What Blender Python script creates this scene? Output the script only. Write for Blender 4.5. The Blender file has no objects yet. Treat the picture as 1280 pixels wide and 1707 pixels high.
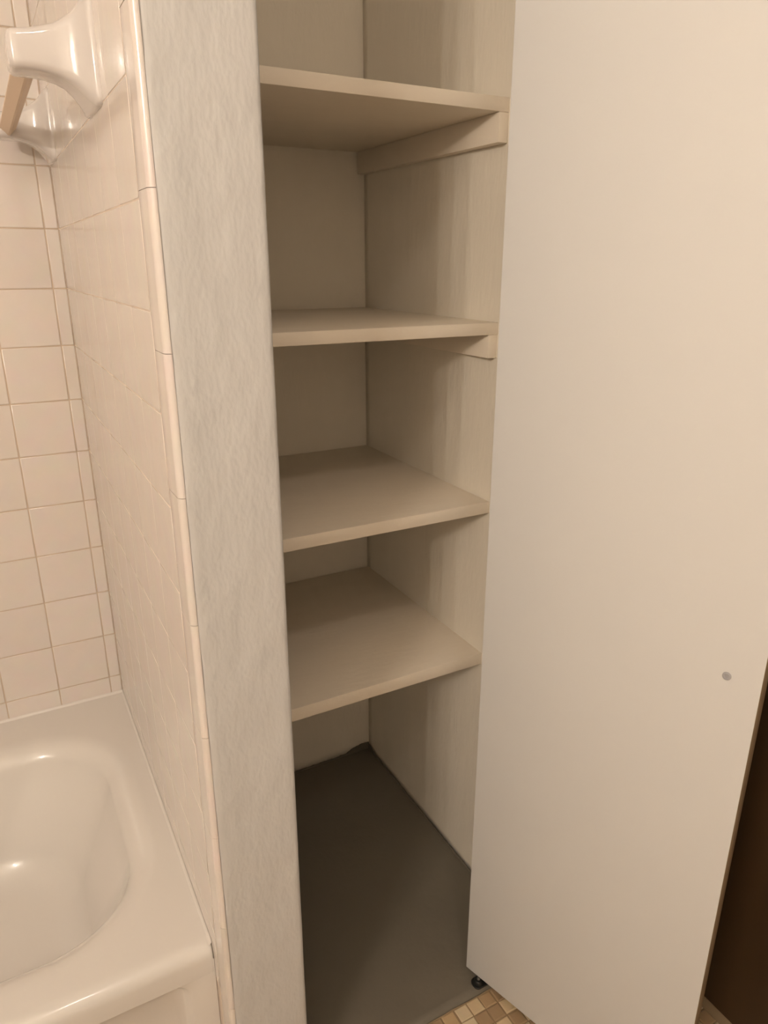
import bpy, bmesh, math, random
from mathutils import Vector, Matrix, noise

random.seed(7)
S = bpy.context.scene
COL = S.collection

# ------------------------------------------------------------------ camera
cam_d = bpy.data.cameras.new('camera')
cam = bpy.data.objects.new('camera', cam_d)
COL.objects.link(cam)
cam_d.sensor_fit = 'HORIZONTAL'
cam_d.sensor_width = 36.0
cam_d.lens = 36.0 * 1196.0 / 1280.0
cam_d.clip_start = 0.02
cam.location = (0.0, 0.0, 1.245)
cam.rotation_euler = (math.radians(90.0) - math.atan2(416.5, 1196.0), 0.0, math.radians(-28.5))
S.camera = cam

# ------------------------------------------------------------------ world and exposure
w = bpy.data.worlds.new('world')
S.world = w
w.use_nodes = True
w.node_tree.nodes['Background'].inputs[0].default_value = (0.0, 0.0, 0.0, 1)
S.view_settings.view_transform = 'Standard'
S.view_settings.look = 'None'
S.view_settings.gamma = 1.0
S.view_settings.use_curve_mapping = False
S.view_settings.exposure = 0.0

BULB_COLOR = (1.0, 0.89, 0.785, 1)
BULB_POWER = 19.6      # watts per bulb
DOME_POWER = 68.0

# ------------------------------------------------------------------ key dimensions (metres)
XT = 0.1545           # face of the tiled end wall of the tub alcove
XP0, XP1 = 0.1615, 0.2707   # partition between tub alcove and closet
Y0 = 0.743            # front face of partition
XR = 0.741            # right wall of closet
YB = 1.4525           # back wall of closet
YT = 1.570            # tile face behind the tub
XW = -1.36            # left wall of the room
ZC = 2.60             # ceiling
P = 0.1073            # wall tile pitch
ZROW = 0.3384         # a grout row

# ------------------------------------------------------------------ materials
def new_mat(name):
    m = bpy.data.materials.new(name)
    m.use_nodes = True
    nt = m.node_tree
    return m, nt, nt.nodes['Principled BSDF']

def N(nt, kind, **kw):
    n = nt.nodes.new(kind)
    for k, v in kw.items():
        setattr(n, k, v)
    return n

def mat(name, col, rough=0.5, var=0.0, var_scale=6.0, bump=0.0, bump_scale=40.0, stretch=(1, 1, 1),
        coat=0.0, metal=0.0, detail=4.0, bump_dist=0.01, bump2=0.0, bump2_scale=8.0):
    m, nt, b = new_mat(name)
    b.inputs['Base Color'].default_value = (*col, 1)
    b.inputs['Roughness'].default_value = rough
    b.inputs['Metallic'].default_value = metal
    if coat:
        b.inputs['Coat Weight'].default_value = coat
        b.inputs['Coat Roughness'].default_value = 0.06
    tc = N(nt, 'ShaderNodeTexCoord')
    mp = N(nt, 'ShaderNodeMapping')
    mp.inputs['Scale'].default_value = stretch
    geo = N(nt, 'ShaderNodeNewGeometry')
    nt.links.new(geo.outputs['Position'], mp.inputs['Vector'])
    if var:
        nz = N(nt, 'ShaderNodeTexNoise')
        nz.inputs['Scale'].default_value = var_scale
        nz.inputs['Detail'].default_value = 5
        nt.links.new(mp.outputs[0], nz.inputs['Vector'])
        mx = N(nt, 'ShaderNodeMix', data_type='RGBA')
        mx.inputs[6].default_value = (*[c * (1 - var) for c in col], 1)
        mx.inputs[7].default_value = (*[min(1, c * (1 + var)) for c in col], 1)
        nt.links.new(nz.outputs['Fac'], mx.inputs[0])
        nt.links.new(mx.outputs[2], b.inputs['Base Color'])
    last = None
    for strength, scale in ((bump, bump_scale), (bump2, bump2_scale)):
        if strength:
            nz = N(nt, 'ShaderNodeTexNoise')
            nz.inputs['Scale'].default_value = scale
            nz.inputs['Detail'].default_value = detail
            nz.inputs['Roughness'].default_value = 0.6
            nt.links.new(mp.outputs[0], nz.inputs['Vector'])
            bp = N(nt, 'ShaderNodeBump')
            bp.inputs['Strength'].default_value = strength
            bp.inputs['Distance'].default_value = bump_dist
            nt.links.new(nz.outputs['Fac'], bp.inputs['Height'])
            if last:
                nt.links.new(last.outputs[0], bp.inputs['Normal'])
            last = bp
    if last:
        nt.links.new(last.outputs[0], b.inputs['Normal'])
    return m

WHITE = (0.80, 0.765, 0.70)
M = {}
M['plaster'] = mat('painted plaster', (0.56, 0.548, 0.53), 0.45, var=0.02, var_scale=9, bump=0.06, bump_scale=75,
                   stretch=(1.6, 1, 0.8), bump2=0.32, bump2_scale=20, detail=3)
M['closet'] = mat('closet wall paint', (0.86, 0.79, 0.67), 0.5, var=0.04, var_scale=12, bump=0.09, bump_scale=60,
                  stretch=(1, 1.6, 0.4), bump2=0.18, bump2_scale=14)
M['shelf'] = mat('shelf paint', (0.82, 0.73, 0.605), 0.42, var=0.04, var_scale=10, bump=0.10, bump_scale=60,
                 stretch=(0.5, 2, 1))
M['door'] = mat('door paint', (0.635, 0.625, 0.61), 0.65, var=0.015, var_scale=4, bump=0.02, bump_scale=90)
M['door'].node_tree.nodes['Principled BSDF'].inputs['Specular IOR Level'].default_value = 0.15
M['door_edge'] = mat('raw door edge', (0.30, 0.22, 0.13), 0.6, var=0.1, var_scale=30)
M['grey_floor'] = mat('grey floor paint', (0.150, 0.130, 0.098), 0.42, var=0.10, var_scale=7, bump=0.12, bump_scale=30)
M['tub'] = mat('tub enamel', (0.69, 0.655, 0.61), 0.25, coat=0.45)
M['ceramic'] = mat('white ceramic', (0.60, 0.56, 0.535), 0.12, coat=0.8)
M['bar'] = mat('tan bar', (0.62, 0.46, 0.31), 0.35)
M['grout'] = mat('wall grout', (0.55, 0.435, 0.33), 0.7, var=0.15, var_scale=20)
M['side_grout'] = mat('end wall grout', (0.66, 0.56, 0.47), 0.5, var=0.12, var_scale=14)
M['floor_grout'] = mat('floor grout', (0.30, 0.21, 0.12), 0.8)
M['black'] = mat('black metal', (0.02, 0.02, 0.018), 0.4, metal=0.3)
M['steel'] = mat('worn steel', (0.45, 0.42, 0.36), 0.35, metal=0.8)
M['dark_steel'] = mat('oily dark steel', (0.16, 0.15, 0.13), 0.4, metal=0.6)
M['screw'] = mat('grey screw', (0.36, 0.35, 0.36), 0.5)
M['brown'] = mat('dark brown wood', (0.050, 0.026, 0.009), 0.5, var=0.35, var_scale=5, stretch=(3, 3, 0.3))
M['room'] = mat('room wall paint', (0.84, 0.79, 0.71), 0.6)
M['ceil'] = mat('ceiling paint', (0.86, 0.82, 0.75), 0.7)
M['brass'] = mat('fixture metal', (0.7, 0.62, 0.5), 0.25, metal=1.0)

# glazed wall tile: each tile a slightly different tone
def tile_mat(name, c0, c1, rough, coat, island=False, bump=0.05, bscale=25):
    m, nt, b = new_mat(name)
    b.inputs['Roughness'].default_value = rough
    b.inputs['Coat Weight'].default_value = coat
    b.inputs['Coat Roughness'].default_value = 0.05
    if island:
        src = N(nt, 'ShaderNodeNewGeometry').outputs['Random Per Island']
    else:
        src = N(nt, 'ShaderNodeObjectInfo').outputs['Random']
    cr = N(nt, 'ShaderNodeValToRGB')
    el = cr.color_ramp.elements
    cols = c0 if isinstance(c0, list) else [c0, c1]
    el[0].color = (*cols[0], 1)
    el[1].color = (*cols[-1], 1)
    if len(cols) > 2:
        cr.color_ramp.interpolation = 'CONSTANT'
        el[1].position = (len(cols) - 1) / len(cols)
        for i in range(1, len(cols) - 1):
            e = el.new(i / len(cols))
            e.color = (*cols[i], 1)
    nt.links.new(src, cr.inputs[0])
    geo = N(nt, 'ShaderNodeNewGeometry')
    nz = N(nt, 'ShaderNodeTexNoise')
    nz.inputs['Scale'].default_value = bscale
    nz.inputs['Detail'].default_value = 4
    nt.links.new(geo.outputs['Position'], nz.inputs['Vector'])
    mx = N(nt, 'ShaderNodeMix', data_type='RGBA', blend_type='MULTIPLY')
    mx.inputs[0].default_value = 0.10
    nt.links.new(cr.outputs[0], mx.inputs[6])
    nt.links.new(nz.outputs['Color'], mx.inputs[7])
    nt.links.new(mx.outputs[2], b.inputs['Base Color'])
    bp = N(nt, 'ShaderNodeBump')
    bp.inputs['Strength'].default_value = bump
    bp.inputs['Distance'].default_value = 0.01
    nt.links.new(nz.outputs['Fac'], bp.inputs['Height'])
    nt.links.new(bp.outputs[0], b.inputs['Normal'])
    return m

M['tile'] = tile_mat('pink beige glazed tile', (0.715, 0.648, 0.597), (0.75, 0.682, 0.627), 0.22, 0.5)
MOS = [(0.58, 0.44, 0.27), (0.40, 0.27, 0.15), (0.66, 0.54, 0.36), (0.48, 0.34, 0.19), (0.34, 0.23, 0.13), (0.60, 0.48, 0.32)]
M['mosaic'] = tile_mat('mosaic tile', MOS, None, 0.4, 0.1, bscale=90)
M['mosaic_far'] = tile_mat('mosaic tile joined', MOS, None, 0.4, 0.1, island=True, bscale=90)

def emit_mat(name, power):
    m, nt, b = new_mat(name)
    b.inputs['Base Color'].default_value = (1, 0.9, 0.8, 1)
    b.inputs['Emission Color'].default_value = BULB_COLOR
    b.inputs['Emission Strength'].default_value = power
    return m
def clear_glass():
    m, nt, b = new_mat('clear bulb glass')
    nt.nodes.remove(b)
    tr = N(nt, 'ShaderNodeBsdfTransparent')
    gl = N(nt, 'ShaderNodeBsdfGlossy')
    gl.inputs['Roughness'].default_value = 0.02
    mx = N(nt, 'ShaderNodeMixShader')
    mx.inputs[0].default_value = 0.05
    nt.links.new(tr.outputs[0], mx.inputs[1])
    nt.links.new(gl.outputs[0], mx.inputs[2])
    nt.links.new(mx.outputs[0], nt.nodes['Material Output'].inputs['Surface'])
    return m
M['bulb'] = clear_glass()
M['dome'] = emit_mat('lit glass dome', DOME_POWER)

# ------------------------------------------------------------------ helpers
def link(name, me, m, parent=None, smooth=False):
    o = bpy.data.objects.new(name, me)
    COL.objects.link(o)
    if m and not me.materials:
        me.materials.append(M[m])
    if parent:
        o.parent = parent
    if smooth:
        for p in me.polygons:
            p.use_smooth = True
    return o

def obj(name, bm, m, parent=None, smooth=False):
    me = bpy.data.meshes.new(name)
    bmesh.ops.recalc_face_normals(bm, faces=bm.faces[:])
    bm.to_mesh(me)
    bm.free()
    return link(name, me, m, parent, smooth)

def add_box(bm, lo, hi, bev=0.0, seg=2):
    vs = [bm.verts.new((x, y, z)) for x in (lo[0], hi[0]) for y in (lo[1], hi[1]) for z in (lo[2], hi[2])]
    F = [(0, 1, 3, 2), (4, 6, 7, 5), (0, 4, 5, 1), (2, 3, 7, 6), (0, 2, 6, 4), (1, 5, 7, 3)]
    fs = [bm.faces.new([vs[i] for i in f]) for f in F]
    if bev:
        es = list({e for f in fs for e in f.edges})
        bmesh.ops.bevel(bm, geom=es, offset=bev, segments=seg, profile=0.5, affect='EDGES')

def box(name, lo, hi, m, parent=None, bev=0.0, seg=2, smooth=False):
    bm = bmesh.new()
    add_box(bm, lo, hi, bev, seg)
    o = obj(name, bm, m, parent, False)
    if smooth:
        shade(o)
    return o

def shade(o, ang=35):
    for p in o.data.polygons:
        p.use_smooth = True
    bm = bmesh.new()
    bm.from_mesh(o.data)
    for e in bm.edges:
        if len(e.link_faces) == 2 and e.calc_face_angle(0) > math.radians(ang):
            e.smooth = False
    bm.to_mesh(o.data)
    bm.free()

def structure(o):
    o['kind'] = 'structure'
    return o

def tag(o, label, cat, group=None):
    o['label'] = label
    o['category'] = cat
    if group:
        o['group'] = group
    return o

def empty(name, loc=(0, 0, 0)):
    o = bpy.data.objects.new(name, None)
    COL.objects.link(o)
    o.location = loc
    o.empty_display_size = 0.05
    return o

def loft(bm, loops, cap0=True, cap1=True, close=True):
    rows = [[bm.verts.new(p) for p in L] for L in loops]
    n = len(rows[0])
    for a, b in zip(rows, rows[1:]):
        for i in range(n if close else n - 1):
            j = (i + 1) % n
            bm.faces.new((a[i], a[j], b[j], b[i]))
    if cap0:
        bm.faces.new(rows[0][::-1])
    if cap1:
        bm.faces.new(rows[-1])
    return rows

def rrect(x0, x1, y0, y1, r, n=10):
    """rounded rectangle outline, counter-clockwise, 4*(n+1) points"""
    pts = []
    for cx, cy, a0 in ((x1 - r, y1 - r, 0), (x0 + r, y1 - r, 90), (x0 + r, y0 + r, 180), (x1 - r, y0 + r, 270)):
        for k in range(n + 1):
            a = math.radians(a0 + 90 * k / n)
            pts.append((cx + r * math.cos(a), cy + r * math.sin(a)))
    return pts

def cyl(bm, c, r0, r1, h, n=20, axis='Z', rim=0.0):
    m = {'Z': Matrix.Identity(4), 'X': Matrix.Rotation(math.pi / 2, 4, 'Y'), 'Y': Matrix.Rotation(-math.pi / 2, 4, 'X')}[axis]
    loops = []
    prof = [(r0, 0)] + ([(r1, h - rim), (r1 - rim, h)] if rim else [(r1, h)])
    for r, z in prof:
        loops.append([tuple(Vector(c) + m @ Vector((r * math.cos(2 * math.pi * i / n), r * math.sin(2 * math.pi * i / n), z))) for i in range(n)])
    loft(bm, loops)

# a surface with its own gentle unevenness: a grid in (u,v) pushed along the third axis
def rough_slab(name, m, axis, face, back, u0, u1, v0, v1, amp, step=0.02, sc=9.0, sc_v=None, edge=0.0):
    """slab whose room-side face (at coordinate `face` on `axis`) is hand-trowelled; `back` is the flat far side"""
    bm = bmesh.new()
    nu = max(2, int((u1 - u0) / step)); nv = max(2, int((v1 - v0) / step))
    sgn = 1 if back > face else -1
    def P3(u, v, d):
        return {0: (d, u, v), 1: (u, d, v)}[axis]
    g = []
    for i in range(nu + 1):
        row = []
        for j in range(nv + 1):
            u = u0 + (u1 - u0) * i / nu; v = v0 + (v1 - v0) * j / nv
            k = noise.noise(Vector((u * sc, v * (sc_v or sc), face * 5))) + 0.5 * noise.noise(Vector((u * sc * 2.3, v * (sc_v or sc) * 2.3, 3.1)))
            row.append(bm.verts.new(P3(u, v, face + sgn * amp * (0.5 + 0.5 * k))))
        g.append(row)
    for i in range(nu):
        for j in range(nv):
            f = bm.faces.new((g[i][j], g[i + 1][j], g[i + 1][j + 1], g[i][j + 1]))
            f.smooth = True
    cs = [bm.verts.new(P3(u, v, back)) for u, v in ((u0, v0), (u1, v0), (u1, v1), (u0, v1))]
    bm.faces.new(cs)
    bm.faces.new([g[i][0] for i in range(nu + 1)] + [cs[1], cs[0]])
    bm.faces.new([g[i][nv] for i in range(nu + 1)] + [cs[2], cs[3]])
    bm.faces.new([g[0][j] for j in range(nv + 1)] + [cs[3], cs[0]])
    bm.faces.new([g[nu][j] for j in range(nv + 1)] + [cs[2], cs[1]])
    return obj(name, bm, m)

# ================================================================== ROOM SHELL
# partition between the tub and the closet: its front is the hand-plastered strip in the middle
def make_partition():
    """front face pushed in and out a little, both front corners slightly rounded"""
    bm = bmesh.new()
    z0, z1 = 0.0, ZC
    nz = 240
    prof = []   # (x, y) of the section outline, open at the back
    r = 0.006
    prof += [(XP0, YT + 0.05), (XP0, Y0 + 0.004), (XP0 + 0.001, Y0 + 0.001)]
    k = 16
    for i in range(k + 1):
        prof.append((XP0 + 0.004 + (XP1 - r - XP0 - 0.004) * i / k, Y0))
    for a in (30, 60, 90):
        prof.append((XP1 - r + r * math.sin(math.radians(a)), Y0 + r - r * math.cos(math.radians(a))))
    prof += [(XP1, Y0 + 0.1), (XP1, YB + 0.06), (XP1, YT + 0.05)]
    rows = []
    for j in range(nz + 1):
        z = z0 + (z1 - z0) * j / nz
        row = []
        for (x, y) in prof:
            d = 0.0
            if y < Y0 + 0.02:
                d = 0.0011 * noise.noise(Vector((x * 26, z * 13, 1.7))) + 0.0006 * noise.noise(Vector((x * 70, z * 40, 4.2)))
                # two old patch seams across the plaster low down
                for zs, xs0, xs1, wv in ((0.475, 0.166, 0.27, 0.9), (0.263, 0.17, 0.205, 0.5)):
                    zz = zs + 0.010 * noise.noise(Vector((x * 30, zs * 10, 0)))
                    if xs0 <= x <= xs1:
                        d += (0.0007 * wv) * math.tanh((zz - z) / 0.004) * math.exp(-abs(zz - z) / 0.05)
            ex = 0.0
            if x < XP0 + 0.003 and y < Y0 + 0.01:
                ex = 0.0006 * noise.noise(Vector((0, z * 22, 8)))
            row.append(bm.verts.new((x + ex, y + d, z)))
        rows.append(row)
    for a, b in zip(rows, rows[1:]):
        for i in range(len(prof)):
            j = (i + 1) % len(prof)
            f = bm.faces.new((a[i], a[j], b[j], b[i]))
            f.smooth = True
    bm.faces.new(rows[0]); bm.faces.new(rows[-1][::-1])
    o = obj('wall_partition', bm, 'plaster')
    shade(o, 50)
    return structure(o)
make_partition()

structure(rough_slab('wall_closet_back', 'closet', 1, YB, YB + 0.05, XP1, XR + 0.08, 0.0, ZC, 0.0015, 0.025))
structure(rough_slab('wall_closet_right', 'closet', 0, XR, XR + 0.08, Y0 + 0.072, YB, 0.0, ZC, 0.0022, 0.02, 11, 7))
# return of the front wall that carries the door, hidden behind the open leaf
structure(box('wall_front', (0.662, Y0, 0.0), (0.95, Y0 + 0.072, ZC), 'plaster'))
structure(box('wall_left', (XW - 0.08, -1.38, 0.0), (XW, YT + 0.05, ZC), 'room'))
structure(box('wall_behind', (XW, -1.38, 0.0), (0.95, -1.3, ZC), 'room'))
structure(box('wall_right', (0.95, -1.38, 0.0), (1.03, Y0 + 0.072, ZC), 'brown'))
structure(box('ceiling', (XW - 0.08, -1.38, ZC), (1.03, YT + 0.13, ZC + 0.05), 'ceil'))

# floor: a mortar bed with one-inch mosaic tiles
floor = structure(box('floor', (XW - 0.08, -1.38, -0.06), (1.03, YT + 0.05, -0.0022), 'floor_grout'))
FP = 0.0262
def mosaic_bm(bm, cx, cy, s=FP - 0.0024, rot=0.0, z=0.0):
    h = s / 2; c = 0.0016
    def ring(hh, zz):
        return [bm.verts.new((cx + a * hh * math.cos(rot) - b * hh * math.sin(rot), cy + a * hh * math.sin(rot) + b * hh * math.cos(rot), zz)) for a, b in ((-1, -1), (1, -1), (1, 1), (-1, 1))]
    r0, r1, r2 = ring(h, z - 0.004), ring(h, z - 0.0012), ring(h - c, z)
    for a, b in ((r0, r1), (r1, r2)):
        for i in range(4):
            j = (i + 1) % 4
            bm.faces.new((a[i], a[j], b[j], b[i]))
    bm.faces.new(r2)
bm = bmesh.new(); mosaic_bm(bm, 0, 0)
bm.normal_update()
me_mos = bpy.data.meshes.new('tile'); bmesh.ops.recalc_face_normals(bm, faces=bm.faces[:]); bm.to_mesh(me_mos); bm.free()
me_mos.materials.append(M['mosaic'])
YM = 0.7385                                 # where the painted closet floor begins
far = bmesh.new()
cnt = 0
x_first = 0.487
for iy in range(78):
    y = YM - FP * (iy + 0.5)
    if y < -1.29:
        break
    for ix in range(-70, 18):
        x = x_first + FP * (ix + 0.5)
        if x < XW + 0.013 or x > 0.94:
            continue
        if -1 <= ix < 17 and iy < 16:
            o = link('tile', me_mos, None, floor)
            o.location = (x + random.uniform(-.0006, .0006), y + random.uniform(-.0006, .0006), random.uniform(-.0004, .0002))
            o.rotation_euler = (random.uniform(-.006, .006), random.uniform(-.006, .006), random.uniform(-.025, .025))
            cnt += 1
        else:
            mosaic_bm(far, x, y, rot=random.uniform(-.02, .02))
o = obj('tile_field', far, 'mosaic_far', floor); o['kind'] = 'stuff'

# painted closet floor with a ragged painted edge where it meets the walls
def make_closet_floor():
    bm = bmesh.new()
    nx, ny = 26, 40
    x0, x1, y0, y1 = XP1 - 0.0, XR + 0.001, YM + 0.001, YB + 0.001
    g = []
    for i in range(nx + 1):
        row = []
        for j in range(ny + 1):
            x = x0 + (x1 - x0) * i / nx; y = y0 + (y1 - y0) * j / ny
            yy = y + (0.0015 * noise.noise(Vector((x * 40, 0, 0))) if j == 0 else 0)
            row.append(bm.verts.new((x, yy, 0.0012 + 0.0008 * noise.noise(Vector((x * 9, y * 9, 2))))))
        g.append(row)
    for i in range(nx):
        for j in range(ny):
            bm.faces.new((g[i][j], g[i + 1][j], g[i + 1][j + 1], g[i][j + 1])).smooth = True
    lo = [[bm.verts.new((v.co.x, v.co.y, -0.0022)) for v in (r[0],)][0] for r in g]
    for i in range(nx):
        bm.faces.new((lo[i], lo[i + 1], g[i + 1][0], g[i][0]))
    o = obj('floor_closet', bm, 'grey_floor')
    return structure(o)
fc = make_closet_floor()
def paint_edge():
    """ragged lip of floor paint that climbs the bottom of the walls"""
    bm = bmesh.new()
    pts = []
    n1, n2 = 90, 110
    for i in range(n1 + 1):
        pts.append((XP1 + (XR - 0.0005 - XP1) * i / n1, YB - 0.0006, (0, -1), XR - (XP1 + (XR - XP1) * i / n1)))
    for i in range(1, n2 + 1):
        d = (YB - Y0 - 0.08) * i / n2
        pts.append((XR - 0.0006, YB - d, (-1, 0), d))
    prev = None
    for k, (x, y, nrm, dc) in enumerate(pts):
        h = 0.0045 + 0.002 * noise.noise(Vector((x * 60, y * 60, 0))) + 0.0016 * noise.noise(Vector((x * 160, y * 160, 3)))
        back = nrm[1] != 0
        h += (0.016 if back else 0.012) * (1 / (1 + math.exp((dc - (0.055 if back else 0.03)) / 0.008)))
        t = 0.0022
        a = bm.verts.new((x + nrm[0] * t * 1.6, y + nrm[1] * t * 1.6, 0.0))
        b = bm.verts.new((x + nrm[0] * t, y + nrm[1] * t, max(0.003, h) - 0.001))
        c = bm.verts.new((x, y, max(0.003, h)))
        if prev:
            bm.faces.new((prev[0], a, b, prev[1])); bm.faces.new((prev[1], b, c, prev[2]))
        prev = (a, b, c)
    return obj('paint_edge', bm, 'grey_floor', fc)
paint_edge()

# ================================================================== TILED WALLS OF THE TUB ALCOVE
def wall_tile_mesh(w, h, name='tile', c=0.0016):
    """glazed tile lying in the X-Z plane, face towards -Y, softly rounded edges"""
    bm = bmesh.new()
    def ring(ins, y):
        a, b = w / 2 - ins, h / 2 - ins
        return [bm.verts.new(p) for p in ((-a, y, -b), (a, y, -b), (a, y, b), (-a, y, b))]
    rs = [ring(0, 0.005), ring(0, 0.0008), ring(c * 0.3, 0.0003), ring(c, 0.0)]
    for a, b in zip(rs, rs[1:]):
        for i in range(4):
            j = (i + 1) % 4
            f = bm.faces.new((a[i], a[j], b[j], b[i])); f.smooth = True
    bm.faces.new(rs[-1])
    me = bpy.data.meshes.new(name)
    bmesh.ops.recalc_face_normals(bm, faces=bm.faces[:])
    bm.to_mesh(me); bm.free()
    me.materials.append(M['tile'])
    return me
G = 0.0021
GS = 0.0006
wb = structure(box('wall_tub_back', (XW, YT + 0.0011, 0.0), (XP0, YT + 0.05, ZC), 'grout'))
ws = structure(box('wall_tub_side', (XT + 0.0005, Y0 + 0.048, 0.0), (XP0, YT + 0.0011, ZC), 'side_grout'))
full = wall_tile_mesh(P - G, P - G)
cut_w = 0.0245
cut = wall_tile_mesh(cut_w - G, P - G)
rows = [ZROW + P * (k + 0.5) for k in range(-1, 18)]
def place_tile(me, loc, rz, parent, w=0.0025):
    o = link('tile', me, None, parent)
    o.location = loc
    o.rotation_euler = (random.uniform(-w, w), 0, rz + random.uniform(-w, w))
    return o
for z in rows:
    place_tile(cut, (XT - cut_w / 2, YT, z), 0, wb)
    for c in range(14):
        x = XT - cut_w - P * (c + 0.5)
        if x - P / 2 < XW:
            continue
        place_tile(full, (x, YT, z), 0, wb)
# end wall: full tiles from the bullnose back to the corner, last column cut
ncol = int((YT - (Y0 + 0.049)) / P)
rest = YT - (Y0 + 0.049) - ncol * P
cut2 = wall_tile_mesh(rest - GS, P - G * 0.8, c=0.0004)
side = wall_tile_mesh(P - GS, P - G * 0.8, c=0.0004)
for z in rows:
    for c in range(ncol):
        place_tile(side, (XT, Y0 + 0.049 + P * (c + 0.5), z), -math.pi / 2, ws, 0.0008)
    place_tile(cut2, (XT, YT - rest / 2, z), -math.pi / 2, ws, 0.0008)

# bullnose trim down the edge of the end wall
trim = structure(empty('trim_1', (XT, Y0, 0)))
def bullnose_mesh(h):
    bm = bmesh.new()
    r = 0.0068
    prof = [(0.0065, 0.0478), (0.0012, 0.0478), (0.0003, 0.0470), (0, 0.0455), (0, 0.03), (0, r + 0.002)]
    for a in range(0, 91, 10):
        prof.append((r - r * math.cos(math.radians(a)), r - r * math.sin(math.radians(a))))
    prof += [(0.0076, 0.0002), (0.0076, 0.004), (0.0066, 0.006)]
    rings = []
    for z in (0, h):
        rings.append([(x, y, z) for x, y in prof])
    loft(bm, rings)
    me = bpy.data.meshes.new('tile')
    bmesh.ops.recalc_face_normals(bm, faces=bm.faces[:])
    for f in bm.faces:
        f.smooth = True
    for e in bm.edges:
        if e.calc_face_angle(0) > math.radians(30):
            e.smooth = False
    bm.to_mesh(me); bm.free()
    me.materials.append(M['tile'])
    return me
TL = 0.1525
bn = bullnose_mesh(TL - 0.0006)
z = 1.006 - TL * 6
while z + TL < ZC:
    o = link('tile', bn, None, trim)
    o.location = (random.uniform(-.00015, .0001), random.uniform(-.0003, .0), z)
    o.rotation_euler = (random.uniform(-.001, .001), random.uniform(-.0007, .0007), random.uniform(-.002, .002))
    z += TL
first = bullnose_mesh(1.006 - TL * 6 - 0.0006)
o = link('tile', first, None, trim)

# ================================================================== BATHTUB
tub = empty('bathtub', (-0.6, 1.19, 0))
tag(tub, 'white enamel bathtub with recessed apron panel in the tiled alcove', 'bathtub')
ZR = 0.293
TX0, TX1, TY0, TY1 = XW + 0.001, XT - 0.0003, 0.813, YT - 0.0005
def tub_shell():
    bm = bmesh.new()
    n = 14
    def loop(x0, x1, y0, y1, r, z):
        return [(px + 0.6, py - 1.19, z) for px, py in rrect(x0, x1, y0, y1, r, n)]
    L = []
    # lip under the rim, rounded shoulder along the outside
    R = 0.022
    L.append(loop(TX0, TX1, TY0, TY1, 0.004, ZR - 0.05))
    for a in range(0, 91, 15):
        ca, sa = math.cos(math.radians(a)), math.sin(math.radians(a))
        i = R * (1 - ca)
        L.append([(x, y, ZR - R * (1 - sa) if y + 1.19 < TY0 + i + 0.006 else ZR - 0.001 * (1 - sa))
                  for x, y, _ in loop(TX0, TX1, TY0 + i, TY1, 0.004, 0)])
    # flat rim, then a soft roll into the basin
    L.append(loop(TX0 + 0.003, TX1 - 0.003, TY0 + R + 0.003, TY1 - 0.003, 0.004, ZR))
    L.append(loop(TX0 + 0.008, TX1 - 0.008, TY0 + R + 0.008, TY1 - 0.008, 0.010, ZR))
    ox0, ox1, oy0, oy1 = -1.24, 0.094, 0.905, 1.448
    RC = 0.17
    L.append(loop(ox0 - 0.034, ox1 + 0.034, oy0 - 0.034, oy1 + 0.034, RC + 0.034, ZR))
    L.append(loop(ox0 - 0.028, ox1 + 0.028, oy0 - 0.028, oy1 + 0.028, RC + 0.028, ZR))
    for a in range(0, 81, 10):
        s, c = math.sin(math.radians(a)), 1 - math.cos(math.radians(a))
        q = 0.044
        k = 0.024 - q * s
        L.append(loop(ox0 - k, ox1 + k, oy0 - k, oy1 + k, RC + k, ZR - 0.0004 - q * c))
    # basin walls, raked at the right end, coved into the floor
    zt, zb = ZR - 0.045, 0.062
    q = 0.055
    def inset(z):
        t = (zt - z) / (zt - zb)
        return 0.022 + 0.045 * t, 0.022 + 0.095 * t, 0.022 + 0.045 * t, 0.022 + 0.070 * t
    for t in (0.12, 0.3, 0.5, 0.68):
        z = zt - (zt - zb - q) * t / 0.68 * 0.95
        i0, i1, j0, j1 = inset(z)
        L.append(loop(ox0 + i0, ox1 - i1, oy0 + j0, oy1 - j1, RC - 0.022, z))
    i0, i1, j0, j1 = inset(zb + q)
    for a in range(10, 91, 10):
        s, c = math.sin(math.radians(a)), 1 - math.cos(math.radians(a))
        d = q * c + 0.012 * s
        L.append(loop(ox0 + i0 + d, ox1 - i1 - d, oy0 + j0 + d, oy1 - j1 - d, RC - 0.022 - 0.6 * d, zb + q - q * s))
    d += 0.02
    L.append(loop(ox0 + i0 + d, ox1 - i1 - d, oy0 + j0 + d, oy1 - j1 - d, RC - 0.022 - 0.6 * d, zb - 0.0005))
    L.append(loop(ox0 + i0 + 0.16, ox1 - i1 - 0.16, oy0 + j0 + 0.125, oy1 - j1 - 0.125, 0.045, zb - 0.003))
    loft(bm, L, cap0=False, cap1=True)
    for f in bm.faces:
        f.smooth = True
    return obj('basin', bm, 'tub', tub, True)
tub_shell()
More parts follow.
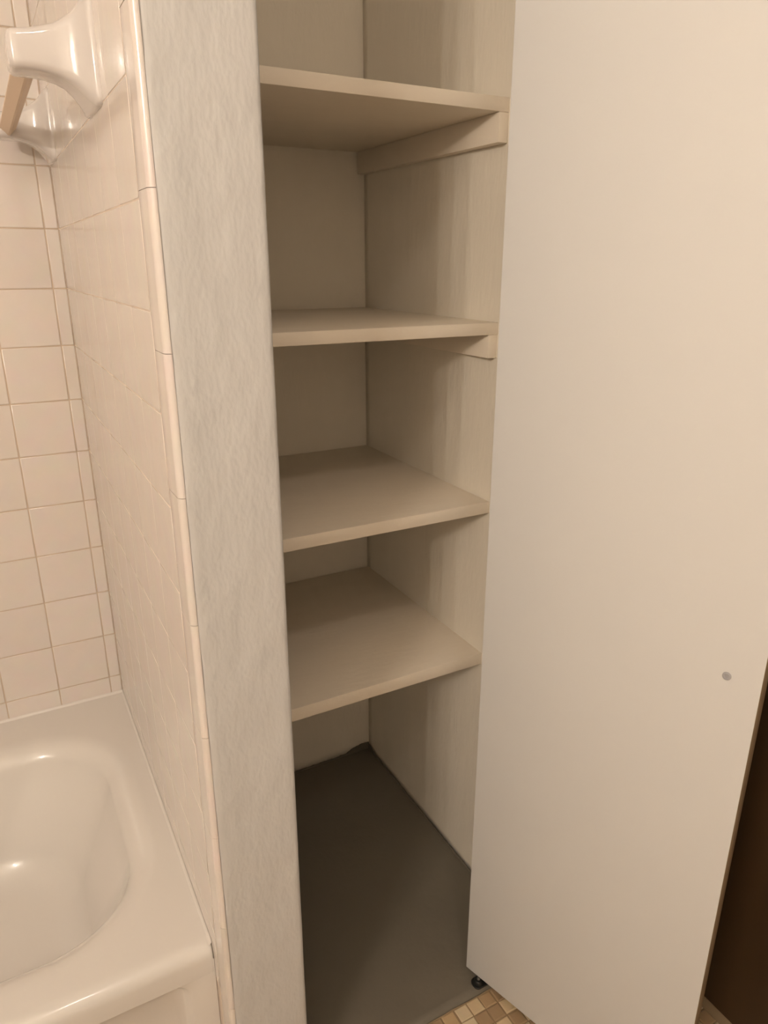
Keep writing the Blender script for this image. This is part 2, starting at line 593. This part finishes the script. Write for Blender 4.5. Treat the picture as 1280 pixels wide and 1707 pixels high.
def tub_apron():
    """front skirt with a long recessed panel with rounded ends"""
    bm = bmesh.new()
    n = 8
    yF = TY0 + 0.0006 - 1.19
    ox = 0.6
    def loop(x0, x1, z0, z1, r, y):
        return [(px + ox, y, pz) for px, pz in rrect(x0, x1, z0, z1, r, n)]
    px0, px1, pz0, pz1 = -1.30, 0.118, 0.055, 0.245
    L = [loop(TX0, TX1, 0.0, ZR - 0.024, 0.002, yF + 0.02),
         loop(TX0, TX1, 0.0, ZR - 0.024, 0.002, yF),
         loop(px0, px1, pz0, pz1, 0.030, yF),
         loop(px0 + 0.003, px1 - 0.003, pz0 + 0.003, pz1 - 0.002, 0.028, yF + 0.0012),
         loop(px0 + 0.009, px1 - 0.009, pz0 + 0.009, pz1 - 0.006, 0.024, yF + 0.0075),
         loop(px0 + 0.012, px1 - 0.012, pz0 + 0.012, pz1 - 0.009, 0.022, yF + 0.009)]
    loft(bm, L, cap0=False, cap1=True)
    o = obj('apron', bm, 'tub', tub)
    shade(o, 50)
    return o
tub_apron()

def caulk():
    bm = bmesh.new()
    r = 0.006
    for path in ([(TX1 - 0.0, TY0 + 0.004), (TX1, TY1)], [(TX1, TY1), (TX0, TY1)]):
        along_y = path[0][0] == path[1][0]
        n = 60
        rows = []
        for i in range(n + 1):
            t = i / n
            x = path[0][0] + (path[1][0] - path[0][0]) * t; y = path[0][1] + (path[1][1] - path[0][1]) * t
            rr = r * (1 + 0.18 * noise.noise(Vector((x * 30, y * 30, 5))))
            row = []
            for a in range(0, 91, 18):
                d = rr * (1 - math.sin(math.radians(a))); h = rr * (1 - math.cos(math.radians(a)))
                row.append(bm.verts.new(((x - d if along_y else x) + 0.6, (y if along_y else y - d) - 1.19, ZR - 0.0004 + h)))
            rows.append(row)
        for p, q in zip(rows, rows[1:]):
            for k in range(len(p) - 1):
                bm.faces.new((p[k], q[k], q[k + 1], p[k + 1])).smooth = True
    return obj('caulk_bead', bm, 'tub', tub)
caulk()

# ================================================================== CERAMIC TOWEL BAR ON THE END WALL
tb = empty('towel_bar', (XT, 1.24, 1.462))
tag(tb, 'glossy white ceramic towel bar with tan square rod on the tiled end wall', 'towel bar')
def post(yc):
    bm = bmesh.new()
    # (distance from wall, half width along the wall, half height, corner radius, centre shift in z)
    secs = [(-0.0002, 0.052, 0.0540, 0.010, 0.000), (0.0035, 0.052, 0.0540, 0.010, 0.000), (0.0060, 0.0505, 0.0525, 0.012, 0.0),
            (0.0075, 0.048, 0.0500, 0.014, 0.0), (0.0105, 0.0435, 0.0470, 0.014, 0.0),
            (0.014, 0.0390, 0.0425, 0.013, 0.0), (0.020, 0.0345, 0.0365, 0.012, 0.0005), (0.028, 0.0315, 0.0305, 0.011, 0.001),
            (0.038, 0.0298, 0.0255, 0.010, 0.0005), (0.050, 0.0288, 0.0222, 0.009, 0.0), (0.062, 0.0283, 0.0202, 0.0085, -0.001),
            (0.074, 0.0280, 0.0192, 0.008, -0.002), (0.080, 0.0278, 0.0188, 0.008, -0.0025), (0.0835, 0.0262, 0.0172, 0.008, -0.0025),
            (0.0855, 0.0232, 0.0142, 0.0075, -0.0025), (0.0862, 0.0190, 0.0105, 0.006, -0.0025)]
    L = []
    for s, hy, hz, r, dz in secs:
        L.append([(-s, py + yc - 1.24, pz + dz + 0.0005) for py, pz in rrect(-hy, hy, -hz, hz, min(r, hz * .8), 6)])
    loft(bm, L)
    o = obj('post', bm, 'ceramic', tb)
    shade(o, 60)
    o['label'] = 'flared white ceramic post'
    return o
post(0.985)
post(1.494)
bm = bmesh.new()
hd = 0.0125
secs = []
for y in (0.985 + 0.02 - 1.24, 1.494 - 0.024 - 1.24):
    sec = []
    for k in range(4):
        a = math.pi / 2 * k
        for da in (-0.12, 0.12):
            sec.append((-0.0665 + hd * math.cos(a + da), y, -0.0055 + hd * math.sin(a + da)))
    secs.append(sec)
loft(bm, secs)
o = obj('rod', bm, 'bar', tb); o['label'] = 'tan square rod'

# ================================================================== SHELVES AND CLEATS
SHELF_Y = 0.974
def shelf(zb, zt, label, back=YB - 0.002, tilt=0.0):
    bm = bmesh.new()
    add_box(bm, (XP1 + 0.001, SHELF_Y, zb), (XR + 0.0015, back, zt), 0.0012, 2)
    o = obj('shelf', bm, 'shelf')
    shade(o)
    tag(o, label, 'shelf', 'painted closet shelves')
    return o
shelf(1.4565, 1.4765, 'top painted closet shelf above eye level showing its underside')
shelf(1.1325, 1.1520, 'second closet shelf from the top, seen nearly edge on')
shelf(0.8215, 0.8430, 'third closet shelf from the top, with evenly lit top face')
shelf(0.5135, 0.5375, 'lowest closet shelf, shaded at the back, above the grey floor', back=YB - 0.004)
def cleat(zt, h, label):
    bm = bmesh.new()
    add_box(bm, (XR - 0.0165, SHELF_Y + 0.001, zt - h), (XR + 0.0012, YB - 0.003, zt), 0.001, 2)
    o = obj('shelf_cleat', bm, 'shelf')
    shade(o)
    tag(o, label, 'cleat', 'wooden cleats on the right closet wall')
cleat(1.4565, 0.041, 'painted wooden cleat on the right wall under the top closet shelf')
cleat(1.1325, 0.038, 'painted wooden cleat on the right wall under the second closet shelf')

# ================================================================== OPEN CLOSET DOOR
DA = Vector((0.5985, 0.785, 0.0)); DD = Vector((0.2903, -0.9570, 0.0))
ang = math.atan2(DD.y, DD.x)
door = structure(empty('door_1', DA))
door.rotation_euler = (0, 0, ang)
DW, DT, DZ0, DZ1 = 0.389, 0.021, 0.016, 2.06
# local: x along the leaf, +y is the far side (the photographed face is y = 0)
bm = bmesh.new(); add_box(bm, (0.0, 0.0, DZ0), (DW, DT, DZ1), 0.0014, 2)
dp = obj('door_leaf', bm, 'door', door); shade(dp)
dp.data.materials.append(M['door_edge'])
for p in dp.data.polygons:
    if p.normal.x > 0.9:
        p.material_index = 1
def hole():
    bm = bmesh.new()
    n = 20
    c = (0.3505, 0.0, 0.788)
    L = []
    for r, y in ((0.0052, 0.0004), (0.0050, -0.0011), (0.0038, -0.0016), (0.0022, -0.0013), (0.0018, -0.0004)):
        L.append([(c[0] + r * math.cos(2 * math.pi * i / n), y, c[2] + r * math.sin(2 * math.pi * i / n)) for i in range(n)])
    loft(bm, L)
    o = obj('screw', bm, 'screw', door)
    o['label'] = 'small grey screw left on the door face'
hole()

# floor pivot under the door corner
pv = empty('pivot_bracket', (0.607, 0.757, 0.0))
tag(pv, 'small black metal pivot bracket on the floor under the door corner', 'hinge')
bm = bmesh.new()
loft(bm, [[(px, py, zz) for px, py in rrect(-0.012 + i, 0.045 - i, -0.0115 + i, 0.0115 - i, 0.0085, 6)] for zz, i in ((0.0012, 0), (0.0036, 0), (0.0042, 0.0008))])
obj('base_plate', bm, 'black', pv)
bm = bmesh.new(); cyl(bm, (0.0, 0.0, 0.0038), 0.0092, 0.0080, 0.0075, 20, rim=0.0012)
o = obj('socket', bm, 'black', pv); shade(o)
bm = bmesh.new(); cyl(bm, (0.0, 0.0, 0.010), 0.0036, 0.0030, 0.0050, 14, rim=0.0006)
o = obj('pin', bm, 'dark_steel', pv); shade(o)
bm = bmesh.new(); cyl(bm, (0.030, 0.0, 0.004), 0.0042, 0.0036, 0.0018, 14)
o = obj('screw', bm, 'steel', pv); shade(o)

# ================================================================== VANITY LIGHT ON THE LEFT WALL
vl = empty('vanity_light', (XW, -0.47, 1.83))
tag(vl, 'metal vanity light bar with three lit round bulbs on the left wall', 'lamp')
bm = bmesh.new(); add_box(bm, (0.0, -0.26, -0.05), (0.028, 0.26, 0.05), 0.004, 2)
obj('back_plate', bm, 'brass', vl)
for dy in (-0.150, 0.0, 0.150):
    bm = bmesh.new(); cyl(bm, (0.026, dy, 0), 0.021, 0.017, 0.03, 20, 'X')
    obj('socket', bm, 'brass', vl)
    bm = bmesh.new()
    bmesh.ops.create_uvsphere(bm, u_segments=20, v_segments=12, radius=0.034)
    bmesh.ops.translate(bm, verts=bm.verts[:], vec=(0.085, dy, 0))
    obj('bulb', bm, 'bulb', vl, True)
    ld = bpy.data.lights.new('filament', 'POINT')
    ld.energy = BULB_POWER
    ld.color = BULB_COLOR[:3]
    ld.shadow_soft_size = 0.013
    lo = bpy.data.objects.new('filament', ld)
    COL.objects.link(lo)
    lo.parent = vl
    lo.location = (0.085, dy, 0)

# ================================================================== CEILING LIGHT
cl = empty('ceiling_light', (-0.03, -0.55, ZC))
tag(cl, 'round ceiling light with a lit glass dome above the room', 'lamp')
bm = bmesh.new(); cyl(bm, (0, 0, -0.022), 0.115, 0.12, 0.022, 32)
obj('base', bm, 'brass', cl)
bm = bmesh.new()
L = []
for a in range(0, 90, 22):
    r, zz = 0.085 * math.cos(math.radians(a)), -0.022 - 0.06 * math.sin(math.radians(a))
    L.append([(r * math.cos(2 * math.pi * i / 18), r * math.sin(2 * math.pi * i / 18), zz) for i in range(18)])
loft(bm, L)
obj('dome', bm, 'dome', cl, True)
